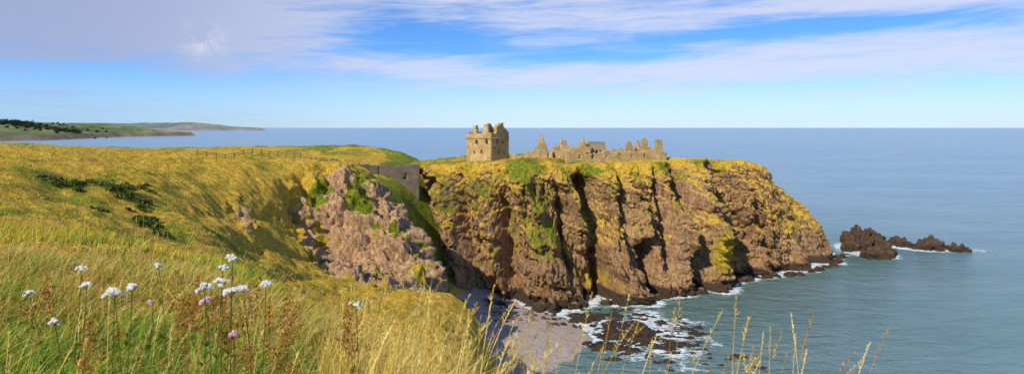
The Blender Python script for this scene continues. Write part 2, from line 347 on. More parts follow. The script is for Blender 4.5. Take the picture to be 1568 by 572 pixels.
deep=t.ramp(t.mr(dl,150,3000,0,1,False),[(0,(.145,.245,.245)),(.06,(.175,.28,.315)),(.2,(.215,.33,.415)),(1,(.25,.385,.51))])
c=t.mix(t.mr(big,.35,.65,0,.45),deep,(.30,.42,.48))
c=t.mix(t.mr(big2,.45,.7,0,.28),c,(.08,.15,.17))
c=t.mix(t.m('MULTIPLY',t.attr('shal'),.8),c,(.085,.15,.10))
f1=t.noise(P_,.30,6,.7,1.5);f2=t.noise(t.mapv(P_,(1,1.6,1)),.9,5,.75,1)
fm=t.m('ADD',t.attr('foam'),t.m('MULTIPLY',t.m('SUBTRACT',t.m('MULTIPLY',t.m('ADD',f1,f2),.5),.5),4.2))
fm=t.mr(fm,.55,1.0)
c=t.mix(fm,c,(.82,.86,.87))
t.l(c,b.inputs['Base Color'])
t.l(t.m('ADD',.25,t.m('MULTIPLY',fm,.6)),b.inputs['Roughness']);b.inputs['Specular IOR Level'].default_value=.5;b.inputs['IOR'].default_value=1.33
w1=t.noise(t.mapv(P_,(.10,.22,1),(0,0,.35)),1,6,.62,.5);w2=t.noise(t.mapv(P_,(.6,1.1,1),(0,0,.2)),1,4,.6,.3)
h=t.m('ADD',t.m('MULTIPLY',w1,2.4),t.m('MULTIPLY',w2,.7))
t.l(t.bump(h,1,1.2),b.inputs['Normal'])
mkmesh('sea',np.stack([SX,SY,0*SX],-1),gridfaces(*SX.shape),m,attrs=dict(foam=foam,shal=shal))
# ------------------------------------------------------------------ distant coast
def inside(x,y,pts):
    r=np.zeros(x.shape,bool);n=len(pts)
    for i in range(n):
        a=pts[i];b_=pts[(i+1)%n];c_=((a[1]>y)!=(b_[1]>y))&(x<(b_[0]-a[0])*(y-a[1])/(b_[1]-a[1]+1e-9)+a[0]);r^=c_
    return r
def coast(name,pts,hs,cliff,ramp,res,mat,nsc):
    pts=np.array(pts,float);a=np.linspace(pts[:,0].min(),pts[:,0].max(),res);b_=np.linspace(pts[:,1].min(),pts[:,1].max(),res)
    x,y=np.meshgrid(a,b_,indexing='ij');ins=inside(x,y,pts);d=dpoly(x,y,pts)*np.where(ins,1,-1)+nsc*.12*fbm(x/nsc,y/nsc,0*x,3)
    z=cliff*sst(0,cliff*1.3,d)+hs*sst(0,ramp,d)+hs*.35*fbm(x/nsc,y/nsc,0*x,3)*sst(0,ramp,d)-3*(d<0)
    return mkmesh(name,np.stack([x,y,z],-1),gridfaces(res,res),mat,attrs=dict(cl=sst(cliff*1.8,cliff*.6,d))),(a,b_,z)
def farmat(name,haze,hc,vs):
    m,t,b,o=newmat(name);P=t.n('ShaderNodeNewGeometry').outputs['Position']
    v=t.vor(t.mapv(P,vs),1,'F1','Color');s=t.n('ShaderNodeSeparateColor');t.l(v,s.inputs[0])
    f=t.ramp(s.outputs[0],[(0,(.08,.13,.02)),(.3,(.24,.28,.04)),(.5,(.07,.09,.02)),(.66,(.50,.37,.10)),(.8,(.16,.20,.03))])
    n=t.noise(P,.012,5,.6);f=t.mix(t.mr(n,.48,.60,0,.8),f,(.045,.045,.018))
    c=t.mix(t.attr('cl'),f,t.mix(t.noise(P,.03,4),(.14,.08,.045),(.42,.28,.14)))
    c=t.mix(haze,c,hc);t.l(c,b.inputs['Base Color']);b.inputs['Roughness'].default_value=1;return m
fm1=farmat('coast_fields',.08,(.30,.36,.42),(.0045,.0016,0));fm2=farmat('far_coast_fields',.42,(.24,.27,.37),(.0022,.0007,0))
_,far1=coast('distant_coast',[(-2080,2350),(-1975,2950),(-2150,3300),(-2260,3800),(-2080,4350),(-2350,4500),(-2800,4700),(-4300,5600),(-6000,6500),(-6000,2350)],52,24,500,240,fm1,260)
coast('far_coast_headland',[(-9500,10500),(-6500,10800),(-5200,11500),(-4500,11900),(-4650,12300),(-6500,13500),(-16000,16000),(-16000,10500)],85,45,900,220,fm2,900)
def leafcloud(centres,radii,nper,size,cols,sq=1.0):
    V=[];Cc=[]
    for c_,r_ in zip(centres,radii):
        n=nper;d_=rng.normal(size=(n,3));d_/=np.linalg.norm(d_,axis=1)[:,None];rad=rng.random(n)**.45
        lump=1+.6*noise(d_[:,0]*2+c_[0],d_[:,1]*2,d_[:,2]*2)
        p=c_+d_*(rad*lump)[:,None]*r_
        a=rng.normal(size=(n,3));a/=np.linalg.norm(a,axis=1)[:,None];b_=np.cross(a,rng.normal(size=(n,3)));b_/=np.linalg.norm(b_,axis=1)[:,None]
        s=(size*rng.uniform(.6,1.4,n))[:,None]
        V.append(np.stack([p-a*s-b_*s*.6,p+a*s-b_*s*.6,p+a*s*.7+b_*s*.6,p-a*s*.7+b_*s*.6],1))
        cc=cols[rng.integers(0,len(cols),n)]*rng.uniform(.7,1.2,(n,1));Cc.append(np.repeat(cc[:,None],4,1))
    V=np.concatenate(V).reshape(-1,3);return V,np.arange(len(V)).reshape(-1,4),np.concatenate(Cc).reshape(-1,3)
fa,fb,fz=far1
cs=[];rs=[]
for i in range(260):
    if i<190: yy=rng.uniform(3250,3500);xx=-.79*yy+rng.uniform(-300,440)
    else: yy=rng.uniform(3000,4200);xx=-.70*yy+rng.uniform(-400,300)
    zz=fz[np.clip(np.searchsorted(fa,xx),0,239),np.clip(np.searchsorted(fb,yy),0,239)]
    h=rng.uniform(7,13)*(1 if i<190 else .6);cs.append(np.array([xx,yy,zz+h*.7]));rs.append(np.array([h*1.1,h*1.1,h]))
V,F,Cc=leafcloud(cs,rs,90,2.2,np.array([(.025,.045,.015),(.04,.06,.02),(.02,.035,.015)]))
mkmesh('distant_trees',V,F,M_tf,col=Cc,smooth=False)
# ------------------------------------------------------------------ castle
def empty(name,loc=(0,0,0)):
    e=bpy.data.objects.new(name,None);COL.objects.link(e);e.location=loc;return e
def wall(name,p0,p1,zb,prof,open_=(),th=1.0,cell=.3,jag=.35,mat=None,parent=None,seed=0):
    p0=np.array(p0,float);p1=np.array(p1,float);L=np.linalg.norm(p1-p0);dx=(p1-p0)/L;nx=np.array([-dx[1],dx[0]])
    nu=max(2,int(L/cell));hm=max(h for _,h in prof)+1.2;nv=int(hm/cell);cu=L/nu
    uc=(np.arange(nu)+.5)*cu;vc=(np.arange(nv)+.5)*cell
    pu=[a*L for a,_ in prof];ph=[h for _,h in prof]
    top=np.interp(uc,pu,ph)+jag*(noise(uc/1.1+seed,seed*1.7,.5)*1.5+noise(uc/.4+seed,3.3,.5)*.6)
    keep=vc[None]<top[:,None]
    for a,b_,c_,d_ in open_: keep&=~((uc[:,None]>a-.12)&(uc[:,None]<b_+.12)&(vc[None]>c_-.1)&(vc[None]<d_+.1))
    idx={};V=[];F=[]
    def vt(i,j,s):
        k=(i,j,s)
        if k not in idx:
            jx,jz=rng.uniform(-.05,.05,2) if jag>0 else (0,0)
            q=p0+dx*(i*cu+jx)+nx*(s*th);V.append((q[0],q[1],zb+j*cell+jz));idx[k]=len(V)-1
        return idx[k]
    K=lambda i,j:0<=i<nu and 0<=j<nv and keep[i,j]
    for i in range(nu):
        for j in range(nv):
            if not keep[i,j]: continue
            F.append((vt(i,j,0),vt(i+1,j,0),vt(i+1,j+1,0),vt(i,j+1,0)));F.append((vt(i,j,1),vt(i,j+1,1),vt(i+1,j+1,1),vt(i+1,j,1)))
            if not K(i-1,j):F.append((vt(i,j,0),vt(i,j+1,0),vt(i,j+1,1),vt(i,j,1)))
            if not K(i+1,j):F.append((vt(i+1,j,0),vt(i+1,j,1),vt(i+1,j+1,1),vt(i+1,j+1,0)))
            if not K(i,j+1):F.append((vt(i,j+1,0),vt(i+1,j+1,0),vt(i+1,j+1,1),vt(i,j+1,1)))
            if not K(i,j-1):F.append((vt(i,j,0),vt(i,j,1),vt(i+1,j,1),vt(i+1,j,0)))
    return mkmesh(name,V,F,mat or M_st,smooth=False,parent=parent)
def ruin(name,corner,dirv,L,Wd,zb,profs,opens,jag=.35,th=1.0,seed=0):
    e=empty(name);c=np.array(corner,float);d=np.array(dirv,float);d/=np.linalg.norm(d);n=np.array([-d[1],d[0]])
    p=[c,c+d*L,c+d*L+n*Wd,c+n*Wd]
    nm=['front_wall','right_wall','back_wall','left_wall']
    a=[(p[0],p[1]),(p[1]-d*.004+n*(th+.003),p[2]-d*.004-n*(th+.003)),(p[2],p[3]),(p[3]-n*(th+.003)+d*.004,p[0]+n*(th+.003)+d*.004)]
    for i in range(4):
        if profs[i] is None: continue
        wall(nm[i],a[i][0],a[i][1],zb,profs[i],opens[i],th,jag=jag,parent=e,seed=seed+i*3.1)
    return e
ZB=40.5
kp=ruin('castle_keep_tower',(-7.55,236),(.55,.83),11.5,11.2,ZB,
 [[(0,12.7),(.12,12.7),(.13,12.3),(.3,12.3),(.32,14.6),(.6,16.2),(.68,16.2),(.7,14.8),(.9,13.2),(1,12.6)],
  [(0,12.6),(.3,12.9),(.5,12.4),(1,12.6)],[(0,12.4),(.4,12.9),(.6,12.2),(1,12.8)],
  [(0,12.3),(.17,12.4),(.18,15.2),(.34,15.2),(.36,12.2),(.6,12.3),(.75,12.6),(.8,15.6),(1,15.9)]],
 [[(3.5,4.5,8.6,10.2),(7,8,8.4,9.9),(4.5,5.2,4.6,5.8),(8,8.7,4.4,5.6),(2,2.6,6.6,7.4)],[],[],[(2.5,3.5,8.4,9.9),(7.0,8.0,8.6,10.0),(5,5.7,5,6.3),(8.6,9.2,4,5.2),(1.8,2.4,4.6,5.6)]],jag=.16,th=1.5,seed=3)
def box(name,c,d,sx_,sy_,z0,z1,mat,parent):
    d=np.array(d,float);d/=np.linalg.norm(d);n=np.array([-d[1],d[0]]);c=np.array(c,float);V=[]
    for z_ in (z0,z1):
        for a,b_ in ((-1,-1),(1,-1),(1,1),(-1,1)):
            q=c+d*a*sx_/2+n*b_*sy_/2;V.append((q[0],q[1],z_))
    F=[(0,3,2,1),(4,5,6,7),(0,1,5,4),(1,2,6,5),(2,3,7,6),(3,0,4,7)]
    return mkmesh(name,V,F,mat,smooth=False,parent=parent)
d1=np.array([.55,.83]);d1/=np.linalg.norm(d1);n1=np.array([-d1[1],d1[0]]);kc=np.array([-7.55,236])
box('string_course_east',kc+d1*5.75-n1*.10,d1,11.8,.3,51.0,51.3,M_st,kp)
box('string_course_west',kc+n1*5.6-d1*.10,n1,11.5,.3,51.0,51.3,M_st,kp)
wall('cap_house_gable',kc+d1*3.6+n1*5.0,kc+d1*9+n1*5.0,ZB+11.5,[(0,1),(.1,2.5),(.45,4.6),(.55,4.6),(.9,2.6),(1,1)],[(2.4,3.1,1.2,2.4)],1.0,jag=.1,parent=kp,seed=9)
box('floor',kc+d1*5.75+n1*5.6,d1,8.4,8.1,ZB+9,ZB+9.4,M_slate,kp)
wall('chimney_stack',kc+d1*8.6+n1*3.0,kc+d1*10.2+n1*3.0,ZB+11.5,[(0,4.2),(1,4.2)],(),1.2,jag=.1,parent=kp,seed=5)
Zc=41.0
wall('castle_curtain_wall',(-.8,245),(9.4,245.5),Zc,[(0,3.6),(.2,4.4),(.35,3.2),(.5,3.8),(.62,5.6),(.75,4.2),(.9,6.0),(1,5)],[(4,4.8,0,2)],1,jag=.5,seed=21)
ruin('ruined_gatehouse_gable',(9.4,241.5),(1,.12),3.9,5,Zc,[[(0,6.5),(.15,9),(.35,11.3),(.55,10.6),(.7,8.5),(.9,7.5),(1,5)],[(0,5),(.4,6.5),(1,4)],[(0,4),(1,7)],[(0,6),(.5,3.5),(1,6)]],[[(1.6,2.4,4.6,6.2)],[(2,3,2,4)],[],[]],jag=.5,seed=11,th=.9)
ruin('ruined_chapel',(13.6,242.5),(1,.02),4.4,6,Zc,[[(0,4.5),(.25,5.0),(.4,6.8),(.55,8.3),(.7,6.5),(.85,6.9),(1,4)],[(0,4),(1,5)],[(0,5),(1,5)],None],[[(1.8,2.6,2.8,4.6)],[],[],[]],jag=.5,seed=14,th=.9)
ruin('ruined_palace_range',(18.0,238.5),(1,.1),10.8,7,Zc,[[(0,5.5),(.07,9.2),(.16,9.6),(.2,6.8),(.4,6.4),(.5,7.0),(.62,7.2),(.68,9.6),(.78,10.0),(.84,7.4),(1,6.2)],[(0,6),(.5,8.8),(1,6)],[(0,5),(.5,7),(1,6)],[(0,6),(.5,9.2),(1,6)]],
 [[(2.7,3.4,3,4.8),(5,5.7,3,4.8),(7.0,7.7,3.2,4.8),(9.3,10,3.0,4.6)],[(3,4,3,5)],[],[(3,4,3,5)]],jag=.3,seed=31,th=.9)
wall('outer_curtain_wall',(19.5,235.0),(58.5,246.5),Zc,[(0,4.6),(.1,4.9),(.2,4.4),(.33,4.8),(.36,5.7),(.40,5.7),(.42,4.9),(.6,5.1),(.75,5.0),(.9,5.5),(1,4.6)],[(5+i*5.2,5.6+i*5.2,2.9,4.0) for i in range(6)],1,jag=.22,seed=41)
e=ruin('roofed_priests_house',(30,246),(1,.1),5.5,5.0,Zc,[[(0,5.6),(1,5.6)],[(0,5.6),(.5,8.4),(1,5.6)],[(0,5.6),(1,5.6)],[(0,5.6),(.5,8.4),(1,5.6)]],[[(1.5,2.3,3.4,5.0),(3.6,4.4,3.4,5.0)],[],[],[]],jag=0.05,seed=51,th=.7)
dd=np.array([1,.1]);dd/=np.linalg.norm(dd);nd=np.array([-dd[1],dd[0]]);c0=np.array([30,246.])
rp=[];
for a in (-.15,5.65):
    for b_,z_ in ((-.3,5.5),(2.5,8.6),(5.3,5.5)):
        q=c0+dd*a+nd*b_;rp.append((q[0],q[1],Zc+z_))
mkmesh('slate_roof',rp,[(0,3,4,1),(1,4,5,2)],M_slate,smooth=False,parent=e)
ruin('ruined_stables_gable',(42.3,247),(1,.15),4.6,5,Zc,[[(0,5),(.2,7),(.4,9.0),(.6,8.6),(.8,6.6),(1,6.8)],[(0,6),(1,5)],[(0,5),(1,6)],[(0,4),(1,5)]],[[(1.9,2.6,4,5.6)],[],[],[]],jag=.4,seed=61,th=.9)
ruin('ruined_drawing_room_range',(48.6,244.5),(1,.25),8.4,6,Zc,[[(0,9.3),(.13,9.9),(.27,9.4),(.3,6.6),(.45,6.1),(.6,6.6),(.7,6.6),(.72,9.4),(.85,9.9),(.97,9.2),(1,7)],[(0,8.6),(.5,7),(1,6)],[(0,6),(1,6)],[(0,9),(.5,6),(1,6)]],[[(3.4,4.1,3.3,5),(5.0,5.7,3.3,5)],[(2.5,3.3,3,5)],[],[]],jag=.22,seed=71,th=.9)
ruin('ruined_storehouse',(36.5,243.5),(1,.2),5.5,4,Zc,[[(0,5),(.3,6.2),(.5,5.6),(1,5.4)],[(0,4),(1,4)],None,[(0,5),(1,4)]],[[(2,2.7,3,4.6)],[],[],[]],jag=.4,seed=81,th=.8)
wall('gatehouse_retaining_wall',(-43.3,213.5),(-31.0,219),30,[(0,12.6),(.5,12.4),(1,12.6)],[(8.2,9.2,8.0,9.8)],2.2,jag=.06,mat=M_st2,seed=91)
wall('entrance_side_wall',(-50.5,208),(-43.5,213.3),35,[(0,8.3),(.6,8.0),(1,7.5)],[],1.2,jag=.1,mat=M_st2,seed=95)
# ------------------------------------------------------------------ fence
V=[];F=[]
def addbox(p,q,w,h):
    o_=len(V);p=np.array(p);q=np.array(q);d_=q-p;d_=d_/np.linalg.norm(d_)
    s_=np.cross(d_,[0,0,1]);
    if np.linalg.norm(s_)<.1:s_=np.array([1.,0,0])
    s_=s_/np.linalg.norm(s_)*w/2;u_=np.cross(s_,d_);u_=u_/np.linalg.norm(u_)*h/2
    for c_ in (p,q):
        for a,b_ in ((-1,-1),(1,-1),(1,1),(-1,1)):V.append(c_+s_*a+u_*b_)
    F.extend([(o_,o_+1,o_+2,o_+3),(o_+7,o_+6,o_+5,o_+4)]+[(o_+i,o_+4+i,o_+4+(i+1)%4,o_+(i+1)%4) for i in range(4)])
fp=np.array([(-79,164),(-72,166),(-65,170),(-58,175.5),(-54,185),(-51.5,202)],float)
seg=np.linalg.norm(np.diff(fp,axis=0),axis=1);cum=np.r_[0,np.cumsum(seg)];n=int(cum[-1]/2.0);ss=np.linspace(0,cum[-1],n)
px=np.interp(ss,cum,fp[:,0]);py=np.interp(ss,cum,fp[:,1]);pz=ground(px,py)
for i in range(n):
    addbox((px[i],py[i],pz[i]-.3),(px[i],py[i],pz[i]+1.45+rng.uniform(-.1,.1)),.16,.16)
    if i:
        for hh in (.65,1.2): addbox((px[i-1],py[i-1]-.12,pz[i-1]+hh),(px[i],py[i]-.12,pz[i]+hh),.05,.09)
mkmesh('wooden_fence',V,F,M_wood,smooth=False)
# ------------------------------------------------------------------ grasses
G_=np.array([(.05,.12,.008),(.10,.20,.012),(.16,.27,.015),(.27,.34,.02)]);Y_=np.array([(.42,.36,.03),(.62,.45,.045),(.74,.52,.06),(.48,.28,.03)]);S_=np.array([(.78,.57,.14),(.84,.67,.24),(.66,.43,.09)])
def curve(P,h,az,ln,t):
    return np.stack([P[:,0]+np.cos(az)*ln*h*t**1.8,P[:,1]+np.sin(az)*ln*h*t**1.8,P[:,2]+h*(t-.38*ln*t**2.2)],-1)
def blades(P,h,w,az,ln,cb,ct,K=4,faz=None,tip=.08):
    n=len(P);faz=rng.uniform(0,np.pi,n) if faz is None else faz
    side=np.stack([np.cos(faz),np.sin(faz),0*faz],-1);V=np.zeros((n,K+1,2,3));Cc=np.zeros((n,K+1,2,3))
    for k in range(K+1):
        t_=k/K;c_=curve(P,h,az,ln,np.full(n,t_));ww=(w*max(tip,(1-t_)**.6))[:,None]/2
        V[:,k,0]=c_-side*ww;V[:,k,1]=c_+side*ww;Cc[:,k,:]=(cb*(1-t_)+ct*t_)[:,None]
    b_=(np.arange(n)*(K+1)*2)[:,None];f=[]
    for k in range(K): f.append(np.stack([b_[:,0]+2*k,b_[:,0]+2*k+1,b_[:,0]+2*k+3,b_[:,0]+2*k+2],-1))
    return V.reshape(-1,3),np.stack(f,1).reshape(-1,4),Cc.reshape(-1,3)
def joinc(L):
    Vs=[];Fs=[];Cs=[];o_=0
    for V_,F_,C_ in L:Vs.append(V_);Fs.append(F_+o_);Cs.append(C_);o_+=len(V_)
    return np.concatenate(Vs),np.concatenate(Fs),np.concatenate(Cs)
def fan(n,y0,y1,a0,a1,p=1.):
    y_=(rng.random(n)*(y1**p-y0**p)+y0**p)**(1/p);x_=y_*rng.uniform(a0,a1,n);return x_,y_
def pick(A,n,j=.25): return A[rng.integers(0,len(A),n)]*rng.uniform(1-j,1+j,(n,1))
parts=[]
x_,y_=fan(80000,2.6,13,-1.0,.45,1.4);z_=ground(x_,y_)
cl=fbm(x_/.8,y_/.8,0*x_,2);cl2=fbm(x_/2.5+9,y_/2.5,0*x_,2)
ok=rng.random(len(x_))<(.6+.5*cl)*(1-.7*sst(-.12,.12,x_/y_));x_,y_,z_,cl,cl2=[a[ok] for a in (x_,y_,z_,cl,cl2)];n=len(x_)
gr=(rng.random(n)<np.clip(.66-.5*(x_/y_+.35)+.7*cl2-.09*(y_-4.5),.10,.95))
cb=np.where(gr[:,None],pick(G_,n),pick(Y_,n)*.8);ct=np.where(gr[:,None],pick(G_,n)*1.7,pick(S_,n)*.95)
h=rng.uniform(.18,.50,n)*(1+.6*cl)*np.where(x_/y_>-.1,.6,1)
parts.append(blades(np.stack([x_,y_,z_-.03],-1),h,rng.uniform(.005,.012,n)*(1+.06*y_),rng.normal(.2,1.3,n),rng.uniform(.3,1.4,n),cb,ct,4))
x_,y_=fan(60000,12,48,-1.0,.0,1.6);z_=ground(x_,y_);cl=fbm(x_/3,y_/3,0*x_,3)
ok=(rng.random(len(x_))<.75+.6*cl)&(rng.random(len(x_))>sst(-.3,-.1,x_/y_)*.7);x_,y_,z_,cl=[a[ok] for a in (x_,y_,z_,cl)];n=len(x_)
gr=rng.random(n)<np.clip(.22+.8*cl,.05,.8)
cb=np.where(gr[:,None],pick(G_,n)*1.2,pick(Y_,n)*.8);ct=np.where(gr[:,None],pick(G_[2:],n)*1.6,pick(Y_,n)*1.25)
parts.append(blades(np.stack([x_,y_,z_-.05],-1),rng.uniform(.2,.5,n)*(1+.4*cl),rng.uniform(.015,.035,n),rng.normal(.2,1.2,n),rng.uniform(.2,.9,n),cb,ct,2))
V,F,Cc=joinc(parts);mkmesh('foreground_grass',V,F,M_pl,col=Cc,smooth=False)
x_,y_=fan(60000,50,175,-1.0,-.06,1.5);gm=grass[np.clip(np.searchsorted(xs,x_),0,len(xs)-1),np.clip(np.searchsorted(ys,y_),0,len(ys)-1)]
zz=ground(x_,y_);cl=fbm(x_/8,y_/8,0*x_,3);c2=fbm(x_/18+5,y_/18,0*x_,2);ok=(gm>.7)&(zz>12)&(rng.random(len(x_))<.5+.9*cl);x_,y_,zz,cl,c2=x_[ok],y_[ok],zz[ok],cl[ok],c2[ok];n=len(x_)
gr=rng.random(n)<np.clip(.14+1.3*cl+.9*c2,.03,.92)
cb=np.where(gr[:,None],pick(G_,n)*1.4,pick(Y_,n)*.85);ct=np.where(gr[:,None],pick(G_[1:],n)*1.7,pick(Y_,n)*1.2)
V,F,Cc=blades(np.stack([x_,y_,zz-.1],-1),rng.uniform(.2,.55,n),rng.uniform(.08,.22,n),rng.uniform(0,6.3,n),rng.uniform(.2,.8,n),cb,ct,2)
mkmesh('hillside_grass',V,F,M_pl,col=Cc,smooth=False)
def stems(x_,y_,h,hl=.22,M=34,wd=.0045,cols=S_,ln=None,sp=.035):
    n=len(x_);P_=np.stack([x_,y_,ground(x_,y_)-.03],-1);az=rng.normal(.1,.9,n);ln=rng.uniform(.05,.45,n) if ln is None else ln
    c0=pick(cols,n);L=[blades(P_,h,np.full(n,wd)*rng.uniform(.8,1.4,n)*(1+.04*y_),az,ln,c0*.8,c0,7,faz=rng.normal(0,.4,n),tip=.55)]
    tq=1-hl*rng.random((n,M));Pb=curve(np.repeat(P_,M,0),np.repeat(h,M),np.repeat(az,M),np.repeat(ln,M),tq.ravel())
    taper=(1-np.abs((1-tq.ravel())/hl*2-1)*.6);nn_=n*M
    cc=np.repeat(c0,M,0)*rng.uniform(.75,1.15,(nn_,1))
    L.append(blades(Pb,sp*taper*rng.uniform(.6,1.2,nn_),np.full(nn_,.0055)*(1+.04*np.repeat(y_,M)),rng.uniform(0,6.3,nn_),rng.uniform(.2,.9,nn_),cc*.9,cc,1,tip=.3))
    return joinc(L)
L=[]
x_,y_=fan(210,2.8,6.5,-.27,-.06);L.append(stems(x_,y_,rng.uniform(.7,1.35,210),wd=.005))
x_,y_=fan(40,2.8,5.5,-.06,.08);L.append(stems(x_,y_,rng.uniform(.5,1.2,40),wd=.004))
x_,y_=fan(130,2.8,8,-.9,-.3);L.append(stems(x_,y_,rng.uniform(.5,.95,130)))
x_,y_=fan(80,2.5,4.2,.06,.50);L.append(stems(x_,y_,rng.uniform(.55,1.3,80),ln=rng.uniform(.05,.4,80),wd=.0035,M=26,hl=.16,sp=.024))
x_,y_=fan(260,8,20,-.9,-.2);L.append(stems(x_,y_,rng.uniform(.5,.9,260),M=16))
V,F,Cc=joinc(L);mkmesh('tall_grass_stems',V,F,M_pl,col=Cc,smooth=False)
n=8000;x_,y_=fan(n,2.6,7.0,-.30,-.02);cl=fbm(x_/.6,y_/.6,0*x_,2);ok=rng.random(n)<.5+1.2*cl-.45*sst(-.14,-.05,x_/y_);x_,y_=x_[ok],y_[ok];n=len(x_);z_=ground(x_,y_)
V,F,Cc=blades(np.stack([x_,y_,z_-.02],-1),rng.uniform(.35,1.0,n)*(1-.5*sst(-.15,-.06,x_/y_)),rng.uniform(.004,.009,n),rng.normal(.3,1,n),rng.uniform(.1,.9,n),pick(Y_,n),pick(S_,n),5)
mkmesh('straw_grass',V,F,M_pl,col=Cc,smooth=False)
parts=[]
for (cx,cy,rr,nn_,hh) in [(1.38,3.5,.09,420,.85),(1.75,3.8,.12,200,.55),(.75,3.6,.25,500,.52),(.25,4.0,.3,800,.52),(2.4,3.5,.2,160,.5)]:
    x_=cx+rng.normal(0,rr,nn_);y_=cy+rng.normal(0,rr,nn_);gg=rng.random(nn_)<.6
    parts.append(blades(np.stack([x_,y_,ground(x_,y_)-.02],-1),rng.uniform(.4,1,nn_)*hh,rng.uniform(.005,.009,nn_),rng.uniform(0,6.3,nn_),rng.uniform(.2,1.1,nn_),np.where(gg[:,None],pick(G_,nn_),pick(Y_,nn_)),np.where(gg[:,None],pick(G_[1:],nn_)*1.5,pick(S_,nn_)),4))
V,F,Cc=joinc(parts);mkmesh('cliff_edge_grass',V,F,M_pl,col=Cc,smooth=False)
# ------------------------------------------------------------------ wild flowers
WH=np.array([(.86,.84,.82),(.80,.79,.79),(.88,.86,.80)]);PK=np.array([(.74,.46,.58),(.80,.58,.64)])
def umbel(name,X_,Y_w,Z_,r,cols,n=110):
    g0=float(ground(np.array([X_]),np.array([Y_w]))[0]);bx=X_+rng.uniform(-.15,.15)
    P0=np.array([[bx,Y_w+.02,g0-.03]]);top=np.array([X_,Y_w,Z_]);L=[]
    def seg(a,b_,w,c_,K=3):
        a=np.array(a);b_=np.array(b_)
        out=[]
        for s_ in (np.array([1,0,0]),np.array([0,1,0])):
            o_=[]
            for k in range(K+1):
                t_=k/K;p=a+(b_-a)*t_;p=p+np.array([0.02*math.sin(t_*3),0,0])*(K>3);o_+= [p-s_*w/2,p+s_*w/2]
            f=[(2*k,2*k+1,2*k+3,2*k+2) for k in range(K)];out.append((np.array(o_),np.array(f),np.tile(c_,(len(o_),1))))
        return joinc(out)
    st=np.array([.13,.16,.04]);hub=top-np.array([0,0,r*.9]);L.append(seg(P0[0],hub,.006,st,6))
    for i in range(14):
        a=rng.uniform(0,6.28);q=r*math.sqrt(rng.random())*.9;L.append(seg(hub,top+np.array([math.cos(a)*q,math.sin(a)*q,-.1*r]),.002,st,1))
    for i in range(6):
        t_=rng.uniform(.15,.7);p=P0[0]+(hub-P0[0])*t_;n_=14;PP=np.repeat(p[None],n_,0);a=rng.uniform(0,6.3)
        L.append(blades(PP,rng.uniform(.05,.12,n_),np.full(n_,.006),rng.normal(a,.5,n_),rng.uniform(.8,1.6,n_),pick(G_,n_),pick(G_,n_),2))
    kc_=9;ca=rng.uniform(0,6.28,kc_);cq=r*np.sqrt(rng.random(kc_))*.9;ci=rng.integers(0,kc_,n)
    px_=np.cos(ca[ci])*cq[ci]+rng.normal(0,r*.13,n);py_=np.sin(ca[ci])*cq[ci]+rng.normal(0,r*.13,n);hz=rng.uniform(-.014,.014,kc_)[ci]
    c_=np.stack([X_+px_,Y_w+py_,Z_-.35*(px_**2+py_**2)/r+hz+rng.uniform(-.004,.006,n)],-1);s_=rng.uniform(.0035,.0065,n)
    a=px_;tz=rng.normal(0,.35,(n,2));ux=np.stack([np.ones(n),0*a,tz[:,0]],-1)*s_[:,None];uy=np.stack([0*a,np.ones(n),tz[:,1]],-1)*s_[:,None]
    Vq=np.stack([c_-ux-uy*.5,c_+ux-uy*.5,c_+ux*.6+uy,c_-ux*.6+uy],1).reshape(-1,3)
    uz=np.stack([0*a,0*a,np.ones(n)],-1)*s_[:,None]
    Vz=np.stack([c_-ux-uz,c_+ux-uz,c_+ux+uz*.7,c_-ux+uz*.7],1).reshape(-1,3)
    cc=np.repeat(pick(cols,n,.12),4,0)
    L.append((Vq,np.arange(4*n).reshape(-1,4),cc));L.append((Vz,np.arange(4*n).reshape(-1,4),cc))
    V_,F_,C_=joinc(L);return mkmesh(name,V_,F_,M_pl,col=C_,smooth=False)
fl=[(-1.80,4.2,54.17,.040),(-1.84,4.15,54.12,.035),(-1.78,4.0,54.07,.05),(-1.72,4.0,54.01,.055),(-1.84,3.9,54.06,.045),(-1.77,4.3,53.95,.04),(-1.70,4.5,53.93,.04),
(-2.44,4.0,54.0,.06),(-2.36,4.05,54.02,.05),(-2.50,4.1,53.99,.045),(-3.0,4.6,53.9,.045),(-3.3,5.0,53.93,.04),(-3.7,5.0,53.74,.04),(-2.8,4.0,53.82,.035),(-1.2,5.0,53.66,.045),(-3.25,6.0,53.74,.04)]
for f in fl: umbel('yarrow_flower',*f,WH)
for f in [(-1.88,4.0,53.95,.035),(-2.75,5.0,53.68,.035),(-1.62,3.8,53.8,.03)]: umbel('pink_yarrow_flower',*f,PK)
def dock(X_,Y_w,H_):
    n=260;L=[];B_=np.array([(.34,.12,.022),(.44,.18,.03),(.24,.085,.018)])
    xx=np.full(3,X_)+rng.normal(0,.05,3);yy=np.full(3,Y_w)+rng.normal(0,.05,3);P_=np.stack([xx,yy,ground(xx,yy)],-1);h=np.array([1,.9,.8])*H_;az=rng.uniform(0,6.3,3);ln=np.array([.08,.2,.25])
    L.append(blades(P_,h,np.full(3,.007),az,ln,pick(B_,3),pick(B_,3),6,tip=.6))
    k_=rng.integers(0,3,n);tq=1-.34*rng.random(n)**.8;sp_=(1-tq)*.10
    Pb=curve(P_[k_],h[k_],az[k_],ln[k_],tq)+rng.normal(0,1,(n,3))*(.012+sp_)[:,None]
    L.append(blades(Pb,rng.uniform(.012,.03,n),np.full(n,.012),rng.uniform(0,6.3,n),rng.uniform(.3,1.2,n),pick(B_,n),pick(B_,n)*1.3,1,tip=.6))
    V_,F_,C_=joinc(L);mkmesh('dock_seed_stalk',V_,F_,M_pl,col=C_,smooth=False)
